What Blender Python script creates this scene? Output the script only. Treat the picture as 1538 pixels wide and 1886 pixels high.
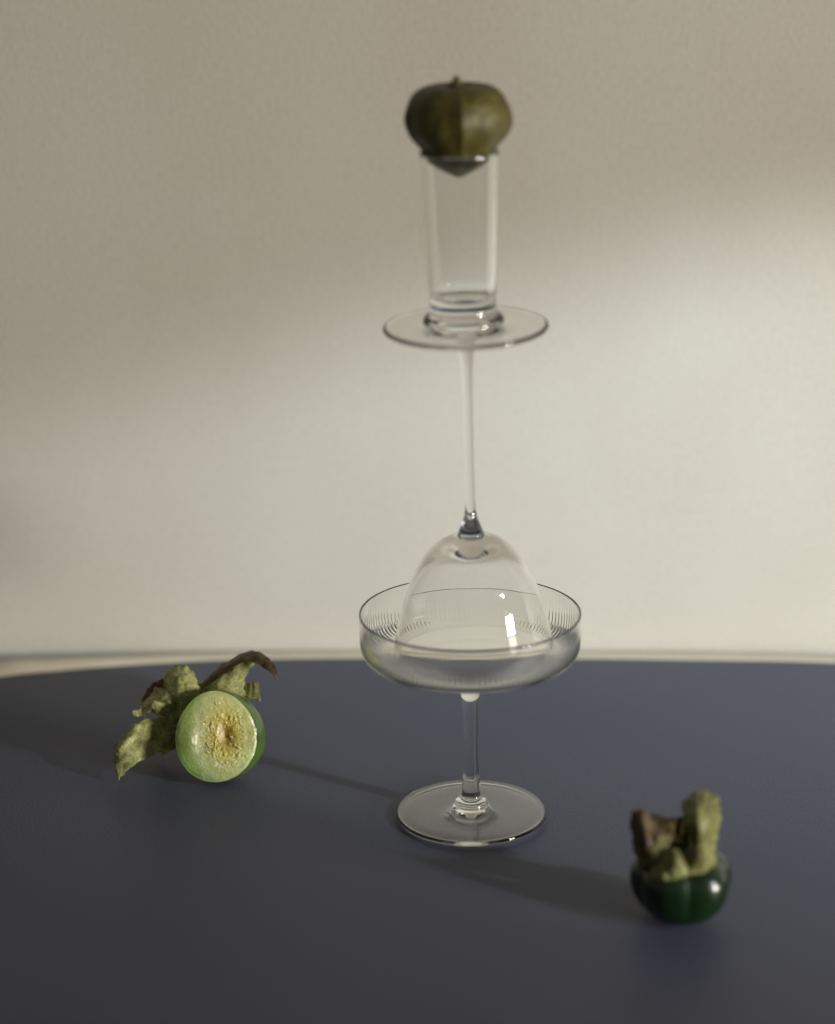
import bpy, bmesh, math, random
from mathutils import Vector, Matrix, noise

# ------------------------------------------------------------------ reset
for o in list(bpy.data.objects):
    bpy.data.objects.remove(o)
S = bpy.context.scene
C = S.collection
R = math.radians
random.seed(7)

# ------------------------------------------------------------------ camera
CAM_Y, CAM_Z, PITCH, FPX = -0.921, 0.429, 17.0, 4000.0
cam = bpy.data.cameras.new('camera')
cam.sensor_fit = 'HORIZONTAL'
cam.sensor_width = 36.0
cam.lens = 36.0 * FPX / 1538.0
cam.clip_start = 0.02
cam.clip_end = 50
cam.dof.use_dof = True
cam.dof.focus_distance = 1.018
cam.dof.aperture_fstop = 4.0
cam_o = bpy.data.objects.new('camera', cam)
cam_o.location = (0, CAM_Y, CAM_Z)
cam_o.rotation_euler = (R(90 - PITCH), 0, 0)
C.objects.link(cam_o)
S.camera = cam_o

# ------------------------------------------------------------------ world and lamps
W = bpy.data.worlds.new('World')
S.world = W
W.use_nodes = True
bg = W.node_tree.nodes['Background']
bg.inputs['Color'].default_value = (1.0, 0.96, 0.90, 1)
bg.inputs['Strength'].default_value = 0.150

AZ, EL = 33.0, 18.5                       # the light comes from the right, towards the camera
LD = Vector((math.cos(R(AZ)) * math.cos(R(EL)), -math.sin(R(AZ)) * math.cos(R(EL)), math.sin(R(EL))))


def look(o, target):
    d = Vector(target) - o.location
    o.rotation_euler = d.to_track_quat('-Z', 'Y').to_euler()


key = bpy.data.lights.new('key_spot', 'SPOT')
key.energy = 246
key.color = (0.80, 0.92, 1.0)
key.shadow_soft_size = 0.045
key.spot_size = R(110)
key.spot_blend = 0.035
ko = bpy.data.objects.new('key_spot', key)
EDGE = Vector((0.025, 0, 0.238))          # the upper edge of the beam passes here
ko.location = EDGE + LD * 2.2
_h = Vector((-LD.x, -LD.y, 0)).normalized()
_dn = R(EL + 55 - 0.5)
look(ko, ko.location + _h * math.cos(_dn) + Vector((0, 0, -math.sin(_dn))))
C.objects.link(ko)
# the beam is graded sideways: full towards the wall, weaker towards the viewer
key.use_nodes = True
_nt = key.node_tree
_em = _nt.nodes['Emission']
_g = _nt.nodes.new('ShaderNodeNewGeometry')
_d = _nt.nodes.new('ShaderNodeVectorMath')
_d.operation = 'DOT_PRODUCT'
_d.inputs[1].default_value = (math.sin(R(AZ)), math.cos(R(AZ)), 0)
_nt.links.new(_g.outputs['Incoming'], _d.inputs[0])
_mr = _nt.nodes.new('ShaderNodeMapRange')
_mr.interpolation_type = 'SMOOTHSTEP'
_mr.inputs['From Min'].default_value = -0.10
_mr.inputs['From Max'].default_value = 0.125
_mr.inputs['To Min'].default_value = 0.0
_mr.inputs['To Max'].default_value = 1.14
_nt.links.new(_d.outputs['Value'], _mr.inputs['Value'])
_nt.links.new(_mr.outputs[0], _em.inputs['Strength'])

soft = bpy.data.lights.new('window_light', 'AREA')
soft.shape = 'RECTANGLE'
soft.size, soft.size_y = 0.70, 0.62
soft.energy = 166
soft.color = (1.0, 0.925, 0.825)
so = bpy.data.objects.new('window_light', soft)
so.location = (2.95, -1.78, 0.37)
look(so, (0, 0.2, 0.25))
C.objects.link(so)

# ------------------------------------------------------------------ render settings
S.render.engine = 'CYCLES'
cy = S.cycles
cy.use_denoising = True
try:
    cy.denoiser = 'OPENIMAGEDENOISE'
except Exception:
    pass
cy.max_bounces = 20
cy.transmission_bounces = 20
cy.glossy_bounces = 8
cy.diffuse_bounces = 4
cy.transparent_max_bounces = 12
cy.caustics_reflective = True
cy.caustics_refractive = True
cy.blur_glossy = 0.1
cy.sample_clamp_indirect = 6.0
vs = S.view_settings
vs.view_transform = 'Standard'
vs.look = 'None'
vs.exposure = 0.0
vs.gamma = 1.0
vs.use_curve_mapping = False

# ------------------------------------------------------------------ helpers


def ray(px, py, Y):
    """The point of the place at depth Y (metres behind the tall glass) seen at a given direction."""
    a = R(PITCH)
    u, v = (px - 769) / FPX, (943 - py) / FPX
    d = Vector((u, math.cos(a) + v * math.sin(a), -math.sin(a) + v * math.cos(a)))
    t = (Y - CAM_Y) / d.y
    return Vector((0, CAM_Y, CAM_Z)) + d * t


def ground(px, py):
    a = R(PITCH)
    u, v = (px - 769) / FPX, (943 - py) / FPX
    d = Vector((u, math.cos(a) + v * math.sin(a), -math.sin(a) + v * math.cos(a)))
    t = -CAM_Z / d.z
    return Vector((0, CAM_Y, CAM_Z)) + d * t


def mesh_obj(name, verts, faces, m, parent=None, smooth=True):
    me = bpy.data.meshes.new(name)
    me.from_pydata([tuple(v) for v in verts], [], faces)
    me.update()
    if smooth:
        me.polygons.foreach_set('use_smooth', [True] * len(me.polygons))
    me.materials.append(m)
    o = bpy.data.objects.new(name, me)
    C.objects.link(o)
    if parent:
        o.parent = parent
    return o


def empty(name, label, cat, mat=None, group=None):
    o = bpy.data.objects.new(name, None)
    o.empty_display_size = 0.01
    C.objects.link(o)
    if mat is not None:
        o.matrix_world = mat
    o['label'] = label
    o['category'] = cat
    if group:
        o['group'] = group
    return o


def smooth_profile(pts, n=4):
    """Catmull-Rom through the points of a profile, n steps per span."""
    out = []
    P = [pts[0]] + list(pts) + [pts[-1]]
    for i in range(1, len(P) - 2):
        p0, p1, p2, p3 = P[i - 1], P[i], P[i + 1], P[i + 2]
        for k in range(n):
            t = k / n
            r = []
            for a in range(2):
                r.append(0.5 * ((2 * p1[a]) + (-p0[a] + p2[a]) * t + (2 * p0[a] - 5 * p1[a] + 4 * p2[a] - p3[a]) * t * t
                                + (-p0[a] + 3 * p1[a] - 3 * p2[a] + p3[a]) * t ** 3))
            r[0] = max(r[0], 0.0)
            out.append(tuple(r))
    out.append(tuple(pts[-1]))
    return out


def lathe(name, prof, m, parent=None, seg=128, rfun=None):
    """Turn a profile; its ends may lie on the axis. Normals follow the profile's direction (outside on the right)."""
    verts, faces, rings = [], [], []
    for (r, z) in prof:
        if r < 1e-6:
            rings.append([len(verts)])
            verts.append((0, 0, z))
        else:
            s = len(verts)
            for k in range(seg):
                a = 2 * math.pi * k / seg
                rr = r if rfun is None else rfun(r, z, a)
                verts.append((rr * math.cos(a), rr * math.sin(a), z))
            rings.append(list(range(s, s + seg)))
    for A, B in zip(rings[:-1], rings[1:]):
        if len(A) == 1 and len(B) == 1:
            continue
        for k in range(seg):
            k2 = (k + 1) % seg
            if len(A) == 1:
                faces.append((A[0], B[k2], B[k]))
            elif len(B) == 1:
                faces.append((A[k], A[k2], B[0]))
            else:
                faces.append((A[k], A[k2], B[k2], B[k]))
    return mesh_obj(name, verts, faces, m, parent)


# ------------------------------------------------------------------ materials


def mat(name):
    m = bpy.data.materials.new(name)
    m.use_nodes = True
    nt = m.node_tree
    return m, nt, nt.nodes['Principled BSDF']


def node(nt, t, **kw):
    n = nt.nodes.new(t)
    for k, v in kw.items():
        setattr(n, k, v)
    return n


def tex_noise(nt, vec, scale, detail=4, rough=0.55):
    n = node(nt, 'ShaderNodeTexNoise')
    n.inputs['Scale'].default_value = scale
    n.inputs['Detail'].default_value = detail
    n.inputs['Roughness'].default_value = rough
    nt.links.new(vec, n.inputs['Vector'])
    return n


def ramp(nt, fac, stops):
    n = node(nt, 'ShaderNodeValToRGB')
    e = n.color_ramp.elements
    while len(e) < len(stops):
        e.new(0.5)
    for el, (p, c) in zip(e, stops):
        el.position = p
        el.color = c if len(c) == 4 else (*c, 1)
    nt.links.new(fac, n.inputs['Fac'])
    return n


def coords(nt, scale=(1, 1, 1), which='Object'):
    t = node(nt, 'ShaderNodeTexCoord')
    mp = node(nt, 'ShaderNodeMapping')
    mp.inputs['Scale'].default_value = scale
    nt.links.new(t.outputs[which], mp.inputs['Vector'])
    return mp.outputs['Vector']


def bump(nt, height, strength, dist, prev=None):
    b = node(nt, 'ShaderNodeBump')
    b.inputs['Strength'].default_value = strength
    b.inputs['Distance'].default_value = dist
    nt.links.new(height, b.inputs['Height'])
    if prev is not None:
        nt.links.new(prev, b.inputs['Normal'])
    return b.outputs['Normal']


def make_glass(name, tint=(0.985, 0.995, 0.985), rough=0.0, ior=1.5):
    m, nt, p = mat(name)
    nt.nodes.remove(p)
    g = node(nt, 'ShaderNodeBsdfGlass')
    g.inputs['Color'].default_value = (*tint, 1)
    g.inputs['Roughness'].default_value = rough
    g.inputs['IOR'].default_value = ior
    nt.links.new(g.outputs[0], nt.nodes['Material Output'].inputs['Surface'])
    return m


M_glass = make_glass('clear_glass', (1.0, 1.0, 0.995))
M_coupe = make_glass('clear_glass_coupe', (1.0, 1.0, 0.99))
M_bowl = make_glass('ribbed_glass', (1.0, 1.0, 0.99), 0.015)
M_shot = make_glass('clear_glass_shot', (0.998, 1.0, 0.995))


def make_wall():
    m, nt, p = mat('wall_paint')
    v1 = coords(nt, (1, 1, 0.62))
    n1 = tex_noise(nt, v1, 430, 3, 0.6)
    n2 = tex_noise(nt, coords(nt, (1, 1, 0.7)), 6, 3, 0.5)
    c = ramp(nt, n2.outputs['Fac'], [(0.3, (0.400, 0.370, 0.312)), (0.7, (0.442, 0.424, 0.368))])
    mx = node(nt, 'ShaderNodeMixRGB', blend_type='MULTIPLY')
    mx.inputs[0].default_value = 1.0
    c3 = ramp(nt, n1.outputs['Fac'], [(0.25, (0.88, 0.88, 0.88)), (0.75, (1, 1, 1))])
    nt.links.new(c.outputs[0], mx.inputs[1])
    nt.links.new(c3.outputs[0], mx.inputs[2])
    nt.links.new(mx.outputs[0], p.inputs['Base Color'])
    p.inputs['Roughness'].default_value = 0.85
    p.inputs['Specular IOR Level'].default_value = 0.2
    nt.links.new(bump(nt, n1.outputs['Fac'], 0.22, 0.0008), p.inputs['Normal'])
    return m


def make_lino():
    m, nt, p = mat('blue_grey_linoleum')
    v = coords(nt)
    n1 = tex_noise(nt, v, 14, 5, 0.6)
    n2 = tex_noise(nt, v, 900, 2, 0.5)
    c = ramp(nt, n1.outputs['Fac'], [(0.3, (0.062, 0.067, 0.099)), (0.7, (0.078, 0.083, 0.118))])
    c2 = ramp(nt, n2.outputs['Fac'], [(0.3, (0.78, 0.78, 0.78)), (0.7, (1, 1, 1))])
    mx = node(nt, 'ShaderNodeMixRGB', blend_type='MULTIPLY')
    mx.inputs[0].default_value = 1.0
    nt.links.new(c.outputs[0], mx.inputs[1])
    nt.links.new(c2.outputs[0], mx.inputs[2])
    nt.links.new(mx.outputs[0], p.inputs['Base Color'])
    n3 = tex_noise(nt, v, 7, 7, 0.7)
    r = ramp(nt, n3.outputs['Fac'], [(0.3, (0.42,) * 3), (0.7, (0.60,) * 3)])
    nt.links.new(r.outputs[0], p.inputs['Roughness'])
    p.inputs['Specular IOR Level'].default_value = 0.24
    nt.links.new(bump(nt, n2.outputs['Fac'], 0.4, 0.0003), p.inputs['Normal'])
    return m


def make_edge_tan():
    m, nt, p = mat('pale_tan_edge')  # pale tan, slightly streaked, for the edge band
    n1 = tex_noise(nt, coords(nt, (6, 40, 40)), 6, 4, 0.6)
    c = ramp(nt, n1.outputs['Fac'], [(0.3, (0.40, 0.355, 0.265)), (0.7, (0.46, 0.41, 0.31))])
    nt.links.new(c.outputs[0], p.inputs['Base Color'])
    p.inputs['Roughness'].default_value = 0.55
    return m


def make_husk(name, dark, mid, light, transl=0.35, sc=120):
    m, nt, p = mat(name)
    v = coords(nt)
    n1 = tex_noise(nt, v, sc, 6, 0.68)
    vo = node(nt, 'ShaderNodeTexVoronoi', feature='DISTANCE_TO_EDGE')
    vo.inputs['Scale'].default_value = 420
    w = tex_noise(nt, v, 300, 3, 0.6)
    add = node(nt, 'ShaderNodeMixRGB', blend_type='ADD')
    add.inputs[0].default_value = 0.004
    nt.links.new(v, add.inputs[1])
    nt.links.new(w.outputs['Color'], add.inputs[2])
    nt.links.new(add.outputs[0], vo.inputs['Vector'])
    c = ramp(nt, n1.outputs['Fac'], [(0.28, dark), (0.5, mid), (0.72, light)])
    c2 = ramp(nt, vo.outputs['Distance'], [(0.0, (1.5, 1.45, 1.2)), (0.14, (0.82, 0.82, 0.82))])
    mx = node(nt, 'ShaderNodeMixRGB', blend_type='MULTIPLY')
    mx.inputs[0].default_value = 0.8
    nt.links.new(c.outputs[0], mx.inputs[1])
    nt.links.new(c2.outputs[0], mx.inputs[2])
    nt.links.new(mx.outputs[0], p.inputs['Base Color'])
    p.inputs['Roughness'].default_value = 0.5
    p.inputs['Specular IOR Level'].default_value = 0.35
    nm = bump(nt, vo.outputs['Distance'], 0.35, 0.0006)
    nm = bump(nt, n1.outputs['Fac'], 0.5, 0.0012, nm)
    nt.links.new(nm, p.inputs['Normal'])
    tr = node(nt, 'ShaderNodeBsdfTranslucent')
    nt.links.new(mx.outputs[0], tr.inputs['Color'])
    ms = node(nt, 'ShaderNodeMixShader')
    ms.inputs[0].default_value = transl
    nt.links.new(p.outputs[0], ms.inputs[1])
    nt.links.new(tr.outputs[0], ms.inputs[2])
    nt.links.new(ms.outputs[0], nt.nodes['Material Output'].inputs['Surface'])
    return m


M_wall = make_wall()
M_lino = make_lino()
M_edge_tan = make_edge_tan()
M_husk_whole = make_husk('husk_olive', (0.036, 0.026, 0.006), (0.062, 0.053, 0.009), (0.094, 0.088, 0.017), 0.05)
M_husk_green = make_husk('husk_green', (0.19, 0.18, 0.060), (0.42, 0.44, 0.18), (0.68, 0.70, 0.40), 0.42, 95)
M_husk_brown = make_husk('husk_brown', (0.058, 0.035, 0.013), (0.105, 0.070, 0.026), (0.19, 0.145, 0.052), 0.20)
M_husk_dark = make_husk('husk_dark', (0.030, 0.019, 0.008), (0.058, 0.040, 0.014), (0.105, 0.080, 0.030), 0.15)
M_husk_tan = make_husk('husk_tan', (0.070, 0.040, 0.016), (0.175, 0.165, 0.058), (0.34, 0.37, 0.16), 0.40, 70)


def make_skin(name, a, b, rough=0.18, coat=0.3):
    m, nt, p = mat(name)
    n1 = tex_noise(nt, coords(nt), 70, 4, 0.6)
    c = ramp(nt, n1.outputs['Fac'], [(0.3, a), (0.7, b)])
    nt.links.new(c.outputs[0], p.inputs['Base Color'])
    p.inputs['Roughness'].default_value = rough
    p.inputs['Coat Weight'].default_value = coat
    p.inputs['Coat Roughness'].default_value = 0.08
    nt.links.new(bump(nt, tex_noise(nt, coords(nt), 260, 2).outputs['Fac'], 0.06, 0.0005), p.inputs['Normal'])
    return m


M_skin_dark = make_skin('fruit_skin_dark', (0.0016, 0.0070, 0.0012), (0.0050, 0.0190, 0.0034), 0.25, 0.0)
M_skin_green = make_skin('fruit_skin_green', (0.036, 0.080, 0.010), (0.072, 0.130, 0.020), 0.30)


def make_flesh():
    m, nt, p = mat('cut_flesh')
    v = coords(nt)
    sep = node(nt, 'ShaderNodeSeparateXYZ')
    nt.links.new(v, sep.inputs[0])
    # distance from the core (a little right of the middle)
    vs_ = node(nt, 'ShaderNodeVectorMath', operation='SUBTRACT')
    vs_.inputs[1].default_value = (0.0046, 0.0005, 0)
    nt.links.new(v, vs_.inputs[0])
    ms_ = node(nt, 'ShaderNodeVectorMath', operation='MULTIPLY')
    ms_.inputs[1].default_value = (1.35, 0.85, 0)
    nt.links.new(vs_.outputs[0], ms_.inputs[0])
    ln = node(nt, 'ShaderNodeVectorMath', operation='LENGTH')
    nt.links.new(ms_.outputs[0], ln.inputs[0])
    n1 = tex_noise(nt, v, 260, 5, 0.65)
    ma = node(nt, 'ShaderNodeMath', operation='MULTIPLY_ADD')
    nt.links.new(n1.outputs['Fac'], ma.inputs[0])
    ma.inputs[1].default_value = 0.010
    nt.links.new(ln.outputs['Value'], ma.inputs[2])
    sc = node(nt, 'ShaderNodeMath', operation='MULTIPLY')
    nt.links.new(ma.outputs[0], sc.inputs[0])
    sc.inputs[1].default_value = 1 / 0.030
    c = ramp(nt, sc.outputs[0], [(0.15, (0.20, 0.115, 0.014)), (0.28, (0.42, 0.30, 0.045)), (0.42, (0.52, 0.44, 0.085)),
                                 (0.58, (0.46, 0.46, 0.165)), (0.80, (0.40, 0.45, 0.20)), (0.98, (0.23, 0.32, 0.09))])
    n2 = tex_noise(nt, v, 620, 4, 0.62)
    cc = ramp(nt, n2.outputs['Fac'], [(0.3, (0.86, 0.88, 0.80)), (0.7, (1.08, 1.08, 1.05))])
    mx = node(nt, 'ShaderNodeMixRGB', blend_type='MULTIPLY')
    mx.inputs[0].default_value = 1
    nt.links.new(c.outputs[0], mx.inputs[1])
    nt.links.new(cc.outputs[0], mx.inputs[2])
    nt.links.new(mx.outputs[0], p.inputs['Base Color'])
    p.inputs['Roughness'].default_value = 0.22
    p.inputs['Subsurface Weight'].default_value = 0.12
    p.inputs['Subsurface Radius'].default_value = (0.003, 0.004, 0.0012)
    p.inputs['Subsurface Scale'].default_value = 0.6
    p.inputs['Coat Weight'].default_value = 0.9
    p.inputs['Coat Roughness'].default_value = 0.07
    nm = bump(nt, n2.outputs['Fac'], 0.42, 0.0008)
    nt.links.new(nm, p.inputs['Normal'])
    vd = node(nt, 'ShaderNodeTexVoronoi')
    vd.inputs['Scale'].default_value = 950
    vd.inputs['Randomness'].default_value = 1.0
    nt.links.new(v, vd.inputs['Vector'])
    wet = ramp(nt, sc.outputs[0], [(0.35, (1, 1, 1)), (0.85, (0.22, 0.22, 0.22))])
    mw = node(nt, 'ShaderNodeMath', operation='MULTIPLY')
    nt.links.new(vd.outputs['Distance'], mw.inputs[0])
    nt.links.new(wet.outputs[0], mw.inputs[1])
    b2 = node(nt, 'ShaderNodeBump', invert=True)
    b2.inputs['Strength'].default_value = 1.0
    b2.inputs['Distance'].default_value = 0.0007
    nt.links.new(mw.outputs[0], b2.inputs['Height'])
    nt.links.new(nm, b2.inputs['Normal'])
    nt.links.new(b2.outputs['Normal'], p.inputs['Coat Normal'])
    return m


M_flesh = make_flesh()


def make_seed():
    m, nt, p = mat('seed_gel')
    n1 = tex_noise(nt, coords(nt), 500, 2)
    c = ramp(nt, n1.outputs['Fac'], [(0.3, (0.48, 0.38, 0.08)), (0.7, (0.58, 0.54, 0.20))])
    nt.links.new(c.outputs[0], p.inputs['Base Color'])
    p.inputs['Roughness'].default_value = 0.08
    p.inputs['Coat Weight'].default_value = 1.0
    p.inputs['Coat Roughness'].default_value = 0.03
    return m


M_seed = make_seed()

# ------------------------------------------------------------------ wall
WY = ground(900, 1195).y + 0.0008
wall = mesh_obj('wall', [(-1.6, WY, -0.75), (1.6, WY, -0.75), (1.6, WY, 1.9), (-1.6, WY, 1.9)], [(0, 1, 2, 3)], M_wall, smooth=False)
wall['kind'] = 'structure'
wall['label'] = 'warm beige plastered wall with soft window light across it'

# ------------------------------------------------------------------ table
inner_px = [(0, 1247), (100, 1236.5), (200, 1228), (300, 1221.5), (400, 1216.5), (530, 1213.5), (660, 1212.5), (870, 1212), (1069, 1213),
            (1269, 1215.5), (1538, 1221)]
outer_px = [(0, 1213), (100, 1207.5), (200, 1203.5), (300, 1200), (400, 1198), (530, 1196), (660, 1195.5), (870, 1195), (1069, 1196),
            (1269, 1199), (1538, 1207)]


def closed_outline(back, ox):
    """The measured far edge, carried on round a broad oval towards the viewer."""
    pts = [ground(*p) for p in back]
    L, Rr = pts[0], pts[-1]
    extra_r = [(0.33, 0.178 + ox * .3), (0.44, 0.125), (0.545, 0.03), (0.60, -0.09), (0.60, -0.25), (0.53, -0.41), (0.38, -0.53), (0.16, -0.585)]
    extra_l = [(-0.10, -0.585), (-0.32, -0.53), (-0.46, -0.41), (-0.52, -0.25), (-0.52, -0.10), (-0.455, 0.02), (-0.37, 0.098), (-0.295, 0.146 + ox * .5)]
    allp = [(p.x, p.y) for p in pts]
    for (x, y) in extra_r + extra_l:
        v = Vector((x - 0.04, y + 0.19))
        v = v.normalized() * (v.length + ox)
        allp.append((v.x + 0.04, v.y - 0.19))
    n = len(allp)
    out = []
    for i in range(n):
        p0, p1, p2, p3 = (Vector(allp[(i + k) % n]) for k in (-1, 0, 1, 2))
        for k in range(6):
            t = k / 6
            out.append(0.5 * ((2 * p1) + (-p0 + p2) * t + (2 * p0 - 5 * p1 + 4 * p2 - p3) * t * t + (-p0 + 3 * p1 - 3 * p2 + p3) * t ** 3))
    return out


inner = closed_outline(inner_px, 0.0)
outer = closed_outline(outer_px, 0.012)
table = empty('table', 'round table with a dark blue-grey top and a pale tan edge', 'table', Matrix.Identity(4))
n = len(inner)
verts = [(p.x, p.y, 0.0) for p in inner] + [(p.x, p.y, -0.004) for p in inner]
faces = [tuple(reversed(range(n)))] if False else [tuple(range(n))]
faces += [(i, (i + 1) % n, n + (i + 1) % n, n + i) for i in range(n)]
tt = mesh_obj('table_top', verts, faces, M_lino, table, smooth=False)
bm = bmesh.new()
bm.from_mesh(tt.data)
bmesh.ops.recalc_face_normals(bm, faces=bm.faces)
bm.to_mesh(tt.data)
bm.free()
# pale tan edge strip: a flush lip that rounds over at the outside
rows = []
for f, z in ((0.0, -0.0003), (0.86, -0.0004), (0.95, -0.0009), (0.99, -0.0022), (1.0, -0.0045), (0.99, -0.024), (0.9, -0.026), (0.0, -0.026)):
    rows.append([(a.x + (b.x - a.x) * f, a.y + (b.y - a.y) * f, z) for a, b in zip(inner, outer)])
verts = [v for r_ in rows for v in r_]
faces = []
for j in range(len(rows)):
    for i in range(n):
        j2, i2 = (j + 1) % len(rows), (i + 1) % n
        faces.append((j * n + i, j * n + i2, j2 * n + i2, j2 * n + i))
eb = mesh_obj('edge_band', verts, faces, M_edge_tan, table)
bm = bmesh.new()
bm.from_mesh(eb.data)
bmesh.ops.recalc_face_normals(bm, faces=bm.faces)
bm.to_mesh(eb.data)
bm.free()

# ------------------------------------------------------------------ ribbed coupe, upright
TX = 0.0252
coupe = empty('coupe_glass', 'clear wide coupe glass with a finely ribbed bowl, standing upright on the table', 'glass',
              Matrix.Translation((TX - 0.0003, 0, 0.0008)) @ Matrix.Rotation(R(-0.75), 4, 'Y'))
foot_p = [(0, .0011), (.010, .0011), (.026, .0007), (.0322, .0001), (.0338, .0002), (.0346, .0009), (.0347, .0016), (.0343, .0023), (.0332, .0027),
          (.028, .0030), (.020, .0035), (.0125, .0042), (.0085, .0050), (.0076, .0058), (.0074, .0068), (.0068, .0078), (.0054, .0088)]
stem_p = [(.0054, .0088), (.0046, .0100), (.0043, .0115), (.0042, .0135), (.0040, .017), (.0035, .026), (.0033, .036), (.0034, .045), (.0037, .053),
          (.0041, .0580), (.0046, .0612), (.0054, .0640), (.0074, .0660)]
bowl_out = [(.0074, .0660), (.0125, .0676), (.024, .0709), (.034, .0742), (.0412, .0766), (.0452, .0782), (.0479, .0802), (.0492, .0833), (.0497, .0874), (.0499, .0920), (.0500, .0975),
            (.0500, .0990), (.0499, .0996), (.04955, .0998), (.0492, .0996), (.0491, .0988)]
bowl_in = [(.0491, .0988), (.0491, .0970), (.0490, .0920), (.0488, .0876), (.0483, .0838), (.0469, .0810), (.0442, .0792), (.0405, .0776), (.0335, .0752), (.024, .0720), (.0125, .0687),
           (.005, .0673), (0, .0671)]
NR = 132


def ribs(r, z, a):
    if r < 0.042:
        w = 0
    else:
        w = min(1, (r - 0.042) / 0.004) * max(0, min(1, (0.0985 - z) / 0.003))
    return r + w * (0.00002 + 0.00016 * max(0, min(1, (0.0925 - z) / 0.008))) * math.cos(NR * a)


lathe('foot', smooth_profile(foot_p, 3), M_coupe, coupe, 128)
lathe('stem', smooth_profile(stem_p, 3), M_coupe, coupe, 64)
pb = smooth_profile(bowl_out, 3)
nout = len(pb) - 1
pin = smooth_profile(bowl_in, 3)
verts, faces, rings = [], [], []
bowl_prof = pb + pin[1:]
seg = NR * 6


def coupe_r(idx):
    return (lambda r, z, a: ribs(r, z, a)) if idx <= nout else None


for i, (r, z) in enumerate(bowl_prof):
    if r < 1e-6:
        rings.append([len(verts)])
        verts.append((0, 0, z))
        continue
    s = len(verts)
    for k in range(seg):
        a = 2 * math.pi * k / seg
        rr = ribs(r, z, a) if i <= nout else r
        verts.append((rr * math.cos(a), rr * math.sin(a), z))
    rings.append(list(range(s, s + seg)))
for A, B in zip(rings[:-1], rings[1:]):
    for k in range(seg):
        k2 = (k + 1) % seg
        if len(B) == 1:
            faces.append((A[k], A[k2], B[0]))
        else:
            faces.append((A[k], A[k2], B[k2], B[k]))
mesh_obj('bowl', verts, faces, M_bowl, coupe)

# ------------------------------------------------------------------ wine glass turned upside down in the coupe
LEAN = Matrix.Translation((TX + 0.0004, 0.0, 0.0796)) @ Matrix.Rotation(R(-1.85), 4, 'Y') @ Matrix.Rotation(R(2.6), 4, 'X')
wine = empty('wine_glass', 'thin clear stemmed wine glass turned upside down inside the coupe', 'glass', LEAN)
wb_in = [(0, .0500), (.008, .0500), (.0128, .0492), (.0172, .0466), (.0215, .0424), (.0254, .0368), (.0286, .0305), (.0308, .0240), (.0328, .0165),
         (.0343, .0100), (.0351, .0050), (.0357, .0006)]
wb_out = [(.0357, .0006), (.0359, .0001), (.0363, .0000), (.0366, .0006), (.0361, .0050), (.0352, .0105), (.0337, .0172), (.0317, .0250), (.0294, .0322), (.0263, .0396),
          (.0224, .0462), (.0180, .0518), (.0130, .0554), (.0090, .0568), (.0066, .0576)]
wk = [(.0066, .0576), (.0058, .0591), (.0047, .0620), (.0035, .0655), (.0026, .0685), (.00215, .0720), (.0020, .080), (.0020, .105), (.0021, .120), (.0024, .132),
      (.0029, .1395), (.0037, .1450), (.0054, .1488), (.0085, .1507)]
wf = [(.0085, .1507), (.014, .1516), (.022, .1520), (.0335, .1521), (.0350, .1523), (.0356, .1529), (.0356, .1536), (.0351, .1541), (.034, .1542), (.020, .1541),
      (.010, .1540), (0, .1540)]
lathe('bowl', smooth_profile(wb_in + wb_out[1:], 3), M_glass, wine, 160)
lathe('stem', smooth_profile(wk, 3), M_glass, wine, 64)
lathe('foot', smooth_profile(wf, 3), M_glass, wine, 128)

# ------------------------------------------------------------------ small tumbler on the upturned foot
SH = LEAN @ Matrix.Translation((-0.0008, 0, 0.1544))
shot = empty('shot_glass', 'small narrow shot glass with a thick base on the upturned foot', 'glass', SH)
sb = [(0, .0012), (.010, .0012), (.0150, .0004), (.0166, .0003), (.0174, .0010), (.0175, .0022), (.0170, .0036), (.0156, .0050), (.0146, .0062), (.0143, .0080), (.0143, .0105)]
sw = [(.0143, .0105), (.0145, .021), (.0151, .037), (.0158, .053), (.0164, .0666), (.0167, .0734), (.0166, .0743), (.0161, .0746), (.0156, .0742), (.0154, .0729),
      (.0150, .0640), (.0142, .047), (.0135, .031), (.0130, .020), (.0126, .0145), (.0112, .0120), (.008, .0112), (0, .0110)]
lathe('base', smooth_profile(sb, 3), M_shot, shot, 96)
lathe('wall', smooth_profile(sw, 3), M_shot, shot, 96).name = 'glass_side'

# ------------------------------------------------------------------ whole tomatillo in its husk on top
TP = LEAN @ Matrix.Translation((-0.0012, 0, 0.1544 + 0.0748))
tom = empty('tomatillo', 'whole tomatillo in its brown-olive husk, balanced on the shot glass at the top', 'tomatillo', TP)
hp = [(0, -.0112), (.0014, -.0109), (.0040, -.0095), (.0082, -.0072), (.0122, -.0044), (.0149, -.0010), (.0163, .0017), (.0189, .0048), (.0211, .0080), (.0223, .0112), (.0226, .0143),
      (.0218, .0180), (.0200, .0212), (.0172, .0240), (.0138, .0260), (.0102, .0269), (.0068, .0269), (.0035, .0263), (0, .0261)]
A0 = R(-86)


def husk_r(r, z, a):
    f = abs(math.sin(2.5 * (a - A0)))
    k = 0.13 * min(1.0, max(0.0, (z + 0.010) / 0.016)) * (1.0 if z < 0.019 else max(0.35, 1 - (z - 0.019) / 0.012))
    w = 1 - k * f + 0.085 * f * f
    nz = noise.noise(Vector((math.cos(a) * 2.2, math.sin(a) * 2.2, z * 90)))
    wr = 0.010 * abs(math.sin(7.5 * (a - A0) + 0.6 * nz)) * min(1, max(0, (z + 0.004) / 0.01))
    u = min(1, max(0, (z - 0.001) / 0.006))
    return r * (w - wr) * (1.0 + 0.035 * u + (0.008 + 0.022 * u) * nz)


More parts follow.
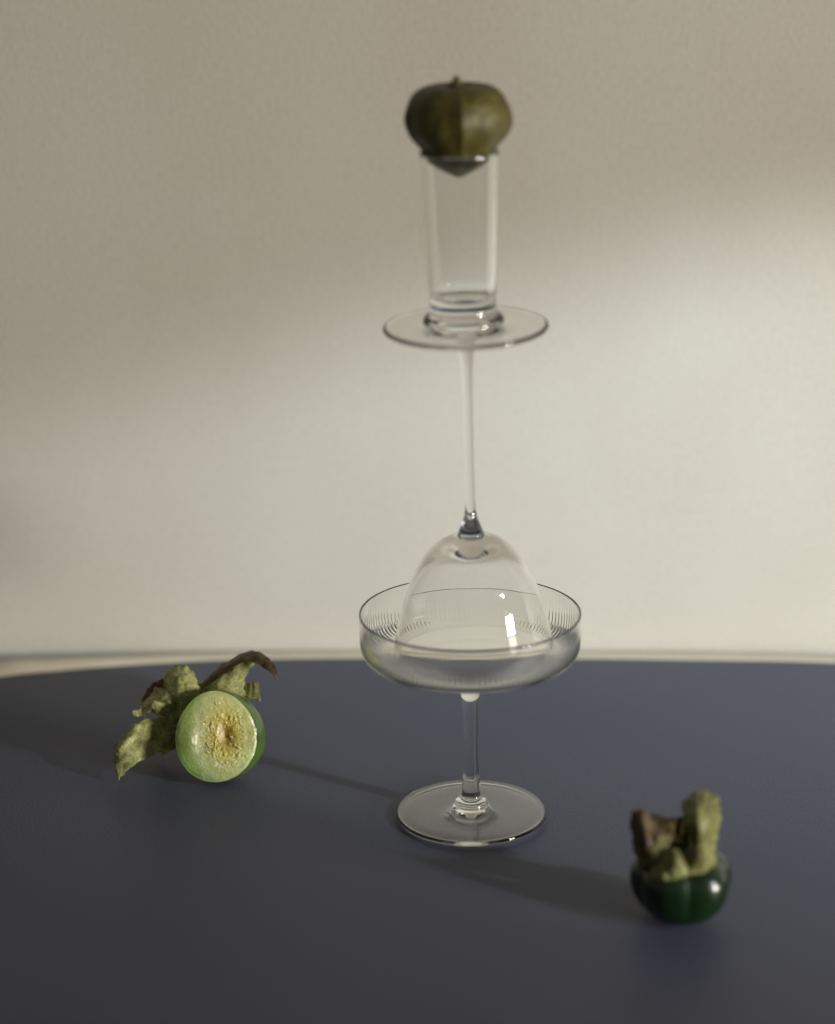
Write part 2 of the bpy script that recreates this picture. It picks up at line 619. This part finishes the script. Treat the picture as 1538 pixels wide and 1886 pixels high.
hz = lathe('husk', smooth_profile(hp, 4), M_husk_whole, tom, 180, husk_r)
sp = [(.0036, .0262), (.0030, .0273), (.0021, .0286), (.0014, .0297), (.0009, .0306), (.0005, .0310), (0, .0311)]
st = lathe('stem', smooth_profile(sp, 3), M_husk_whole, tom, 20)
# ridge veins of the husk
for i in range(5):
    a = A0 + i * 2 * math.pi / 5
    pts = [p for p in smooth_profile(hp, 4) if p[0] > 0.0012]
    vv, ff = [], []
    for j, (r, z) in enumerate(pts):
        rr = husk_r(r, z, a)
        t = 0.00045 * (1 - 0.5 * j / len(pts))
        ca, sa = math.cos(a), math.sin(a)
        for k in range(5):
            b = math.pi * (k / 4 - 0.5)
            vv.append(((rr - 0.0001 + t * math.cos(b)) * ca - t * math.sin(b) * sa, (rr - 0.0001 + t * math.cos(b)) * sa + t * math.sin(b) * ca, z))
        if j:
            for k in range(4):
                q = (j - 1) * 5 + k
                ff.append((q, q + 1, q + 6, q + 5))
    mesh_obj('vein', vv, ff, M_husk_whole, tom)

# ------------------------------------------------------------------ sheets of torn husk


def cr(p0, p1, p2, p3, t):
    return 0.5 * ((2 * p1) + (-p0 + p2) * t + (2 * p0 - 5 * p1 + 4 * p2 - p3) * t * t + (-p0 + 3 * p1 - 3 * p2 + p3) * t ** 3)


def spline(pts, n):
    P = [2 * pts[0] - pts[1]] + list(pts) + [2 * pts[-1] - pts[-2]]
    out = []
    m_ = len(pts) - 1
    for i in range(n + 1):
        s = i / n * m_
        k = min(int(s), m_ - 1)
        out.append(cr(P[k], P[k + 1], P[k + 2], P[k + 3], s - k))
    return out


def husk_sheet(name, grid, m, parent, origin, nu=30, nv=30, crink=0.0007, ragged=0.0009, thick=0.00016, seed=0, pleat=0.0007, np_=3.5):
    """A curled, crinkled piece of papery husk from a few rows of points."""
    rws = [spline(r_, nu) for r_ in grid]
    cols = [spline([r_[i] for r_ in rws], nv) for i in range(nu + 1)]
    P = [[cols[i][j] for i in range(nu + 1)] for j in range(nv + 1)]
    verts, faces = [], []
    off = Vector((seed * 3.1, seed * 1.7, seed))
    for j in range(nv + 1):
        for i in range(nu + 1):
            p = P[j][i]
            du = P[j][min(i + 1, nu)] - P[j][max(i - 1, 0)]
            dv = P[min(j + 1, nv)][i] - P[max(j - 1, 0)][i]
            nn = du.cross(dv)
            nn = nn.normalized() if nn.length > 1e-12 else Vector((0, 0, 1))
            h = noise.noise(p * 130 + off) * 1.2 + noise.noise(p * 330 + off) * 0.6 + noise.noise(p * 700 + off) * 0.25
            ridge = 1 - abs(noise.noise(p * 190 + off * 2)) * 2
            pl = abs(math.sin(math.pi * np_ * i / nu + 1.3 * noise.noise(p * 90 + off) + seed)) - 0.6
            q = p + nn * (crink * (h + 0.6 * ridge) + pleat * pl * (0.35 + 0.65 * j / nv))
            e = max(0, 1 - 6 * min(i / nu, 1 - i / nu, 1 - j / nv if j > nv / 2 else 1))
            q += (du.normalized() if du.length > 0 else du) * 0 + Vector((noise.noise(p * 420 + off), 0, noise.noise(p * 420 - off))) * ragged * e
            if q.z < 0.0006:
                q.z = 0.0006
            verts.append(q - origin)
    for j in range(nv):
        for i in range(nu):
            a = j * (nu + 1) + i
            faces.append((a, a + 1, a + nu + 2, a + nu + 1))
    o = mesh_obj(name, verts, faces, m, parent)
    s = o.modifiers.new('thickness', 'SOLIDIFY')
    s.thickness = thick
    s.offset = 0
    return o


def c1(x, y, Y):
    return ray(180 + x / 4.2722, 1170 + y / 4.2722, Y)


def c2(x, y, Y):
    return ray(1120 + x / 5.6963, 1430 + y / 5.6963, Y)


# ------------------------------------------------------------------ halved tomatillo, cut face towards the viewer
FC = ray(398, 1359, 0.0405)
FC.z = max(FC.z, 0.0213)
RF = 0.0213
nrm = (Vector((0, CAM_Y, CAM_Z)) - FC).normalized()
nrm = (nrm + Vector((0.05, 0, -0.06))).normalized()
xax = Vector((0, 0, 1)).cross(nrm).normalized()
yax = nrm.cross(xax)
FM = Matrix(((xax.x, yax.x, nrm.x, FC.x), (xax.y, yax.y, nrm.y, FC.y), (xax.z, yax.z, nrm.z, FC.z), (0, 0, 0, 1)))
half = empty('halved_tomatillo', 'green tomatillo cut in half, wet cut face forward, torn husk peeled back behind it', 'tomatillo', Matrix.Translation((FC.x, FC.y, 0)))
INV = half.matrix_world.inverted()


def edge_r(a):
    # outline of the cut: nearly round, flatter at the upper left, fuller at the lower right
    return RF * (1 - 0.05 * math.cos(a) ** 2 + 0.028 * math.cos(2 * (a - R(100))) - 0.055 * math.exp(-((a - R(135)) / 0.5) ** 2) + 0.014 * math.cos(3 * a + 0.6))


verts, faces = [], []
NA = 144
# skin: from the rim of the cut backwards
sk = []
for j in range(22):
    t = j / 21 * math.pi / 2
    s = []
    for k in range(NA):
        a = 2 * math.pi * k / NA
        a_ = a if a < math.pi * 1.5 else a - 2 * math.pi
        r = edge_r(a_) * (1.0 + 0.045 * math.sin(min(1, j / 6) * math.pi / 2)) * math.cos(t) if j < 21 else 0.0
        zz = -0.0195 * math.sin(t)
        s.append(len(verts))
        verts.append(FM @ Vector((r * math.cos(a) * (1 + 0.09 * math.sin(min(1, j / 7) * math.pi / 2)) + 0.0042 * math.sin(min(1, t * 1.6) * math.pi / 2), r * math.sin(a), zz)))
        if j == 21:
            break
    sk.append(s)
for A, B in zip(sk[:-1], sk[1:]):
    for k in range(NA):
        k2 = (k + 1) % NA
        if len(B) == 1:
            faces.append((A[k2], A[k], B[0]))
        else:
            faces.append((A[k2], A[k], B[k], B[k2]))
lift = 0.0004 - min(v.z for v in verts)
if lift > 0:
    FM = Matrix.Translation((0, 0, lift)) @ FM
    verts = [v + Vector((0, 0, lift)) for v in verts]
mesh_obj('skin', [INV @ v for v in verts], faces, M_skin_green, half)
# cut face: its own frame so that the flesh is coloured from the core outwards
verts, faces = [(0, 0, 0)], []
NRG = 34


def face_h(x, y, rr):
    core = math.exp(-(((x - 0.0046) / 0.0032) ** 2 + ((y - 0.0005) / 0.0062) ** 2))
    ring = math.exp(-((math.hypot((x - 0.0046) * 1.25, y * 0.85) - 0.0085) / 0.0035) ** 2)
    v = Vector((x, y, 0))
    h = -0.0022 * core + ring * (0.0006 * noise.noise(v * 900) + 0.0004 * noise.noise(v * 1700)) + 0.00022 * noise.noise(v * 300) + 0.00004 * noise.noise(v * 1500)
    h += 0.0020 * math.exp(-((x + 0.0135) / 0.0052) ** 2 - ((y + 0.001) / 0.009) ** 2)
    return h + 0.0006 * (1 - (rr) ** 2) - (0.0004 if rr > 0.97 else 0)


verts[0] = (0, 0, face_h(0, 0, 0))
for j in range(1, NRG + 1):
    f = j / NRG
    for k in range(NA):
        a = 2 * math.pi * k / NA
        a_ = a if a < math.pi * 1.5 else a - 2 * math.pi
        r = edge_r(a_) * f * 0.998
        x, y = r * math.cos(a), r * math.sin(a)
        verts.append((x, y, face_h(x, y, f)))
for k in range(NA):
    faces.append((0, 1 + k, 1 + (k + 1) % NA))
for j in range(NRG - 1):
    for k in range(NA):
        k2 = (k + 1) % NA
        b = 1 + j * NA
        faces.append((b + k, b + NA + k, b + NA + k2, b + k2))
cf = mesh_obj('cut_face', verts, faces, M_flesh, half)
cf.matrix_parent_inverse = Matrix.Identity(4)
cf.matrix_local = INV @ FM
# seeds and gel beads in a ring round the core
bm = bmesh.new()
rs = random.Random(3)
for i in range(190):
    a = rs.uniform(0, 2 * math.pi)
    rr = rs.gauss(0.0086, 0.0030)
    x, y = 0.0046 + rr * math.cos(a) * 0.85, rr * math.sin(a) * 1.15
    if math.hypot(x, y) > 0.0185:
        continue
    s = rs.uniform(0.00018, 0.00042) if i % 6 else rs.uniform(0.0005, 0.0008)
    mt = Matrix.Translation((x, y, face_h(x, y, math.hypot(x, y) / RF) + s * 0.12)) @ Matrix.Rotation(rs.uniform(0, 3), 4, 'Z') @ Matrix.Diagonal((1.3, 0.95, 0.55, 1))
    bmesh.ops.create_icosphere(bm, subdivisions=2, radius=s, matrix=mt)
me = bpy.data.meshes.new('seeds')
bm.to_mesh(me)
bm.free()
me.polygons.foreach_set('use_smooth', [True] * len(me.polygons))
me.materials.append(M_seed)
sd = bpy.data.objects.new('seeds', me)
sd['kind'] = 'stuff'
C.objects.link(sd)
sd.parent = half
sd.matrix_local = INV @ FM

O1 = half.matrix_world.translation.copy()
husk_sheet('husk_base', [
    [c1(510, 950, .064), c1(450, 790, .066), c1(480, 600, .068), c1(600, 430, .071), c1(770, 375, .072), c1(940, 350, .072), c1(1130, 400, .070)],
    [c1(640, 880, .060), c1(610, 770, .059), c1(620, 650, .059), c1(700, 540, .060), c1(800, 470, .061), c1(940, 460, .062), c1(1060, 480, .063)],
    [c1(720, 850, .058), c1(700, 770, .058), c1(710, 680, .058), c1(770, 600, .059), c1(840, 560, .059), c1(940, 560, .060), c1(1040, 570, .060)]],
    M_husk_green, half, O1, nu=44, nv=20, seed=9)
# upper right flap, lit front
husk_sheet('husk_flap', [
    [c1(790, 540, .060), c1(920, 520, .058), c1(1050, 520, .058), c1(1160, 530, .060)],
    [c1(812, 445, .060), c1(930, 390, .056), c1(1070, 370, .056), c1(1150, 400, .059)],
    [c1(850, 380, .064), c1(960, 315, .060), c1(1090, 265, .060), c1(1180, 300, .062)],
    [c1(930, 295, .068), c1(1040, 228, .066), c1(1150, 190, .066), c1(1238, 225, .066)]], M_husk_green, half, O1, seed=1)
# its dark folded-over ridge, running out to a pointed tip
husk_sheet('husk_fold', [
    [c1(805, 412, .0585), c1(900, 362, .0575), c1(1010, 292, .0585), c1(1130, 222, .059), c1(1240, 218, .058), c1(1310, 262, .056), c1(1370, 305, .055), c1(1408, 358, .054)],
    [c1(803, 405, .0590), c1(885, 325, .0610), c1(1000, 250, .0630), c1(1118, 180, .064), c1(1240, 168, .062), c1(1325, 212, .058), c1(1388, 280, .056), c1(1410, 359, .054)],
    [c1(806, 400, .0620), c1(880, 306, .0670), c1(990, 228, .0710), c1(1110, 158, .073), c1(1240, 127, .070), c1(1342, 176, .063), c1(1402, 262, .057), c1(1412, 360, .054)]],
    M_husk_brown, half, O1, nu=44, nv=16, crink=0.0005, ragged=0.0005, seed=2)
husk_sheet('husk_scrap', [
    [c1(1130, 460, .060), c1(1190, 500, .058), c1(1280, 515, .057)],
    [c1(1140, 410, .062), c1(1210, 420, .059), c1(1272, 440, .058)],
    [c1(1150, 380, .063), c1(1210, 375, .061), c1(1265, 360, .060)]], M_husk_green, half, O1, nu=14, nv=14, crink=0.0005, seed=3)
# upper left flap
husk_sheet('husk_flap', [
    [c1(590, 610, .058), c1(680, 580, .056), c1(760, 550, .055), c1(830, 515, .056)],
    [c1(560, 490, .060), c1(630, 470, .0525), c1(730, 430, .0535), c1(808, 440, .057)],
    [c1(520, 375, .064), c1(605, 335, .0570), c1(700, 315, .0575), c1(775, 365, .061)],
    [c1(550, 285, .068), c1(615, 240, .0660), c1(685, 240, .0660), c1(742, 300, .065)]], M_husk_green, half, O1, seed=4)
# dark back of it
husk_sheet('husk_fold', [
    [c1(600, 560, .064), c1(500, 560, .062), c1(420, 560, .061), c1(350, 520, .063)],
    [c1(600, 440, .068), c1(500, 420, .067), c1(420, 440, .066), c1(355, 480, .066)],
    [c1(580, 300, .071), c1(525, 335, .070), c1(440, 372, .069), c1(390, 440, .068)]], M_husk_brown, half, O1, nu=20, nv=20, seed=5)
# pale crumpled flap on the left
husk_sheet('husk_flap', [
    [c1(640, 560, .057), c1(625, 610, .055), c1(610, 650, .054), c1(605, 690, .055)],
    [c1(570, 450, .057), c1(560, 520, .0495), c1(530, 575, .0510), c1(530, 650, .050)],
    [c1(485, 410, .060), c1(470, 500, .0540), c1(440, 530, .0490), c1(450, 625, .050)],
    [c1(430, 450, .063), c1(400, 515, .0560), c1(370, 560, .0530), c1(385, 615, .051)],
    [c1(400, 470, .066), c1(350, 540, .0610), c1(335, 585, .0550), c1(345, 655, .052)]], M_husk_green, half, O1, crink=0.0010, ragged=0.0015, seed=6)
husk_sheet('husk_scrap', [
    [c1(350, 640, .053), c1(345, 600, .053), c1(340, 570, .054)],
    [c1(305, 635, .052), c1(310, 605, .052), c1(315, 590, .053)],
    [c1(275, 615, .051), c1(270, 600, .051), c1(280, 590, .052)]], M_husk_green, half, O1, nu=10, nv=10, crink=0.0004, seed=7)
# lower left flap that touches the table
husk_sheet('husk_flap', [
    [c1(640, 640, .057), c1(640, 720, .056), c1(640, 800, .057), c1(620, 880, .060)],
    [c1(455, 655, .0500), c1(440, 760, .0480), c1(430, 850, .0490), c1(450, 935, .0520)],
    [c1(320, 672, .0470), c1(300, 790, .0400), c1(300, 900, .0400), c1(330, 1000, .0430)],
    [c1(225, 765, .0460), c1(180, 850, .0380), c1(205, 960, .0360), c1(255, 1050, .0375)],
    [c1(155, 820, .0470), c1(132, 920, .0400), c1(138, 1030, .0370), c1(168, 1150, .0350)]], M_husk_green, half, O1, nu=34, nv=44, crink=0.0008, ragged=0.0011, seed=8)

# ------------------------------------------------------------------ dark tomatillo on the right with its husk opened upwards
gp = ground(1253, 1688)
dk = empty('dark_tomatillo', 'glossy dark green tomatillo at the right front, husk torn open on top', 'tomatillo', Matrix.Translation((gp.x, gp.y, 0)))
dp = [(0, .0006), (.005, .0004), (.0095, .0012), (.0140, .0035), (.0178, .0080), (.0199, .0135), (.0204, .0185), (.0193, .0230), (.0165, .0265), (.0120, .0285),
      (.0070, .0285), (.003, .0275), (0, .0272)]


def dark_r(r, z, a):
    f = abs(math.sin(2.5 * a + 0.62)) - 0.6
    k = 0.13 * min(1, max(0.1, z / 0.012))
    return r * (1 + k * f + 0.02 * math.cos(2 * a + 0.5)) * (1 + 0.02 * noise.noise(Vector((math.cos(a), math.sin(a), z * 60))))


lathe('fruit', smooth_profile(dp, 4), M_skin_dark, dk, 120, dark_r)
O2 = dk.matrix_world.translation.copy()
husk_sheet('husk_flap', [
    [c2(310, 960, -.099), c2(400, 960, -.109), c2(520, 960, -.110)],
    [c2(275, 700, -.098), c2(380, 690, -.108), c2(520, 690, -.107)],
    [c2(238, 500, -.097), c2(350, 520, -.105), c2(560, 560, -.101)],
    [c2(262, 375, -.097), c2(345, 350, -.101), c2(600, 430, -.094)]], M_husk_dark, dk, O2, crink=0.0006, seed=11)
husk_sheet('husk_flap', [
    [c2(480, 900, -.092), c2(650, 900, -.089), c2(850, 900, -.091)],
    [c2(460, 650, -.089), c2(650, 640, -.085), c2(860, 640, -.088)],
    [c2(420, 420, -.090), c2(650, 430, -.086), c2(830, 420, -.088)]], M_husk_dark, dk, O2, crink=0.0005, seed=12)
husk_sheet('husk_flap', [
    [c2(880, 780, -.104), c2(1000, 770, -.107), c2(1100, 760, -.099)],
    [c2(830, 610, -.105), c2(980, 560, -.111), c2(1165, 540, -.099)],
    [c2(795, 430, -.100), c2(960, 390, -.107), c2(1172, 390, -.096)],
    [c2(800, 280, -.094), c2(950, 240, -.099), c2(1150, 255, -.092)],
    [c2(890, 185, -.089), c2(990, 168, -.089), c2(1090, 190, -.088)]], M_husk_tan, dk, O2, crink=0.0006, seed=13)
husk_sheet('husk_flap', [
    [c2(465, 1085, -.1110), c2(600, 1080, -.1145), c2(720, 1066, -.1150), c2(850, 1036, -.1145), c2(1000, 1014, -.1125), c2(1115, 990, -.1060)],
    [c2(480, 960, -.1100), c2(610, 930, -.1150), c2(720, 905, -.1170), c2(830, 890, -.1130), c2(970, 850, -.1165), c2(1120, 840, -.1060)],
    [c2(520, 850, -.1085), c2(620, 785, -.1110), c2(700, 745, -.1120), c2(795, 790, -.1070), c2(930, 705, -.1110), c2(1112, 705, -.1020)]],
    M_husk_tan, dk, O2, nu=44, nv=26, crink=0.0009, ragged=0.0012, pleat=0.0005, np_=6, seed=14)
husk_sheet('husk_scrap', [
    [c2(350, 940, -.1070), c2(450, 905, -.1105), c2(540, 860, -.1105)],
    [c2(380, 790, -.1075), c2(480, 760, -.1100), c2(610, 740, -.1095)],
    [c2(440, 680, -.1060), c2(550, 640, -.1075), c2(690, 595, -.1045)]], M_husk_tan, dk, O2, nu=20, nv=20, crink=0.0008, ragged=0.0012, pleat=0.0003, seed=16)
husk_sheet('husk_fold', [  # added sheet: brown flap top plus the tall flap's self-shadow, in its colour
    [c2(800, 470, -.091), c2(850, 440, -.087), c2(960, 430, -.085)],
    [c2(785, 320, -.089), c2(860, 290, -.086), c2(1000, 280, -.084)],
    [c2(850, 190, -.087), c2(930, 165, -.086), c2(1075, 175, -.085)]], M_husk_brown, dk, O2, nu=16, nv=16, crink=0.0005, seed=17)
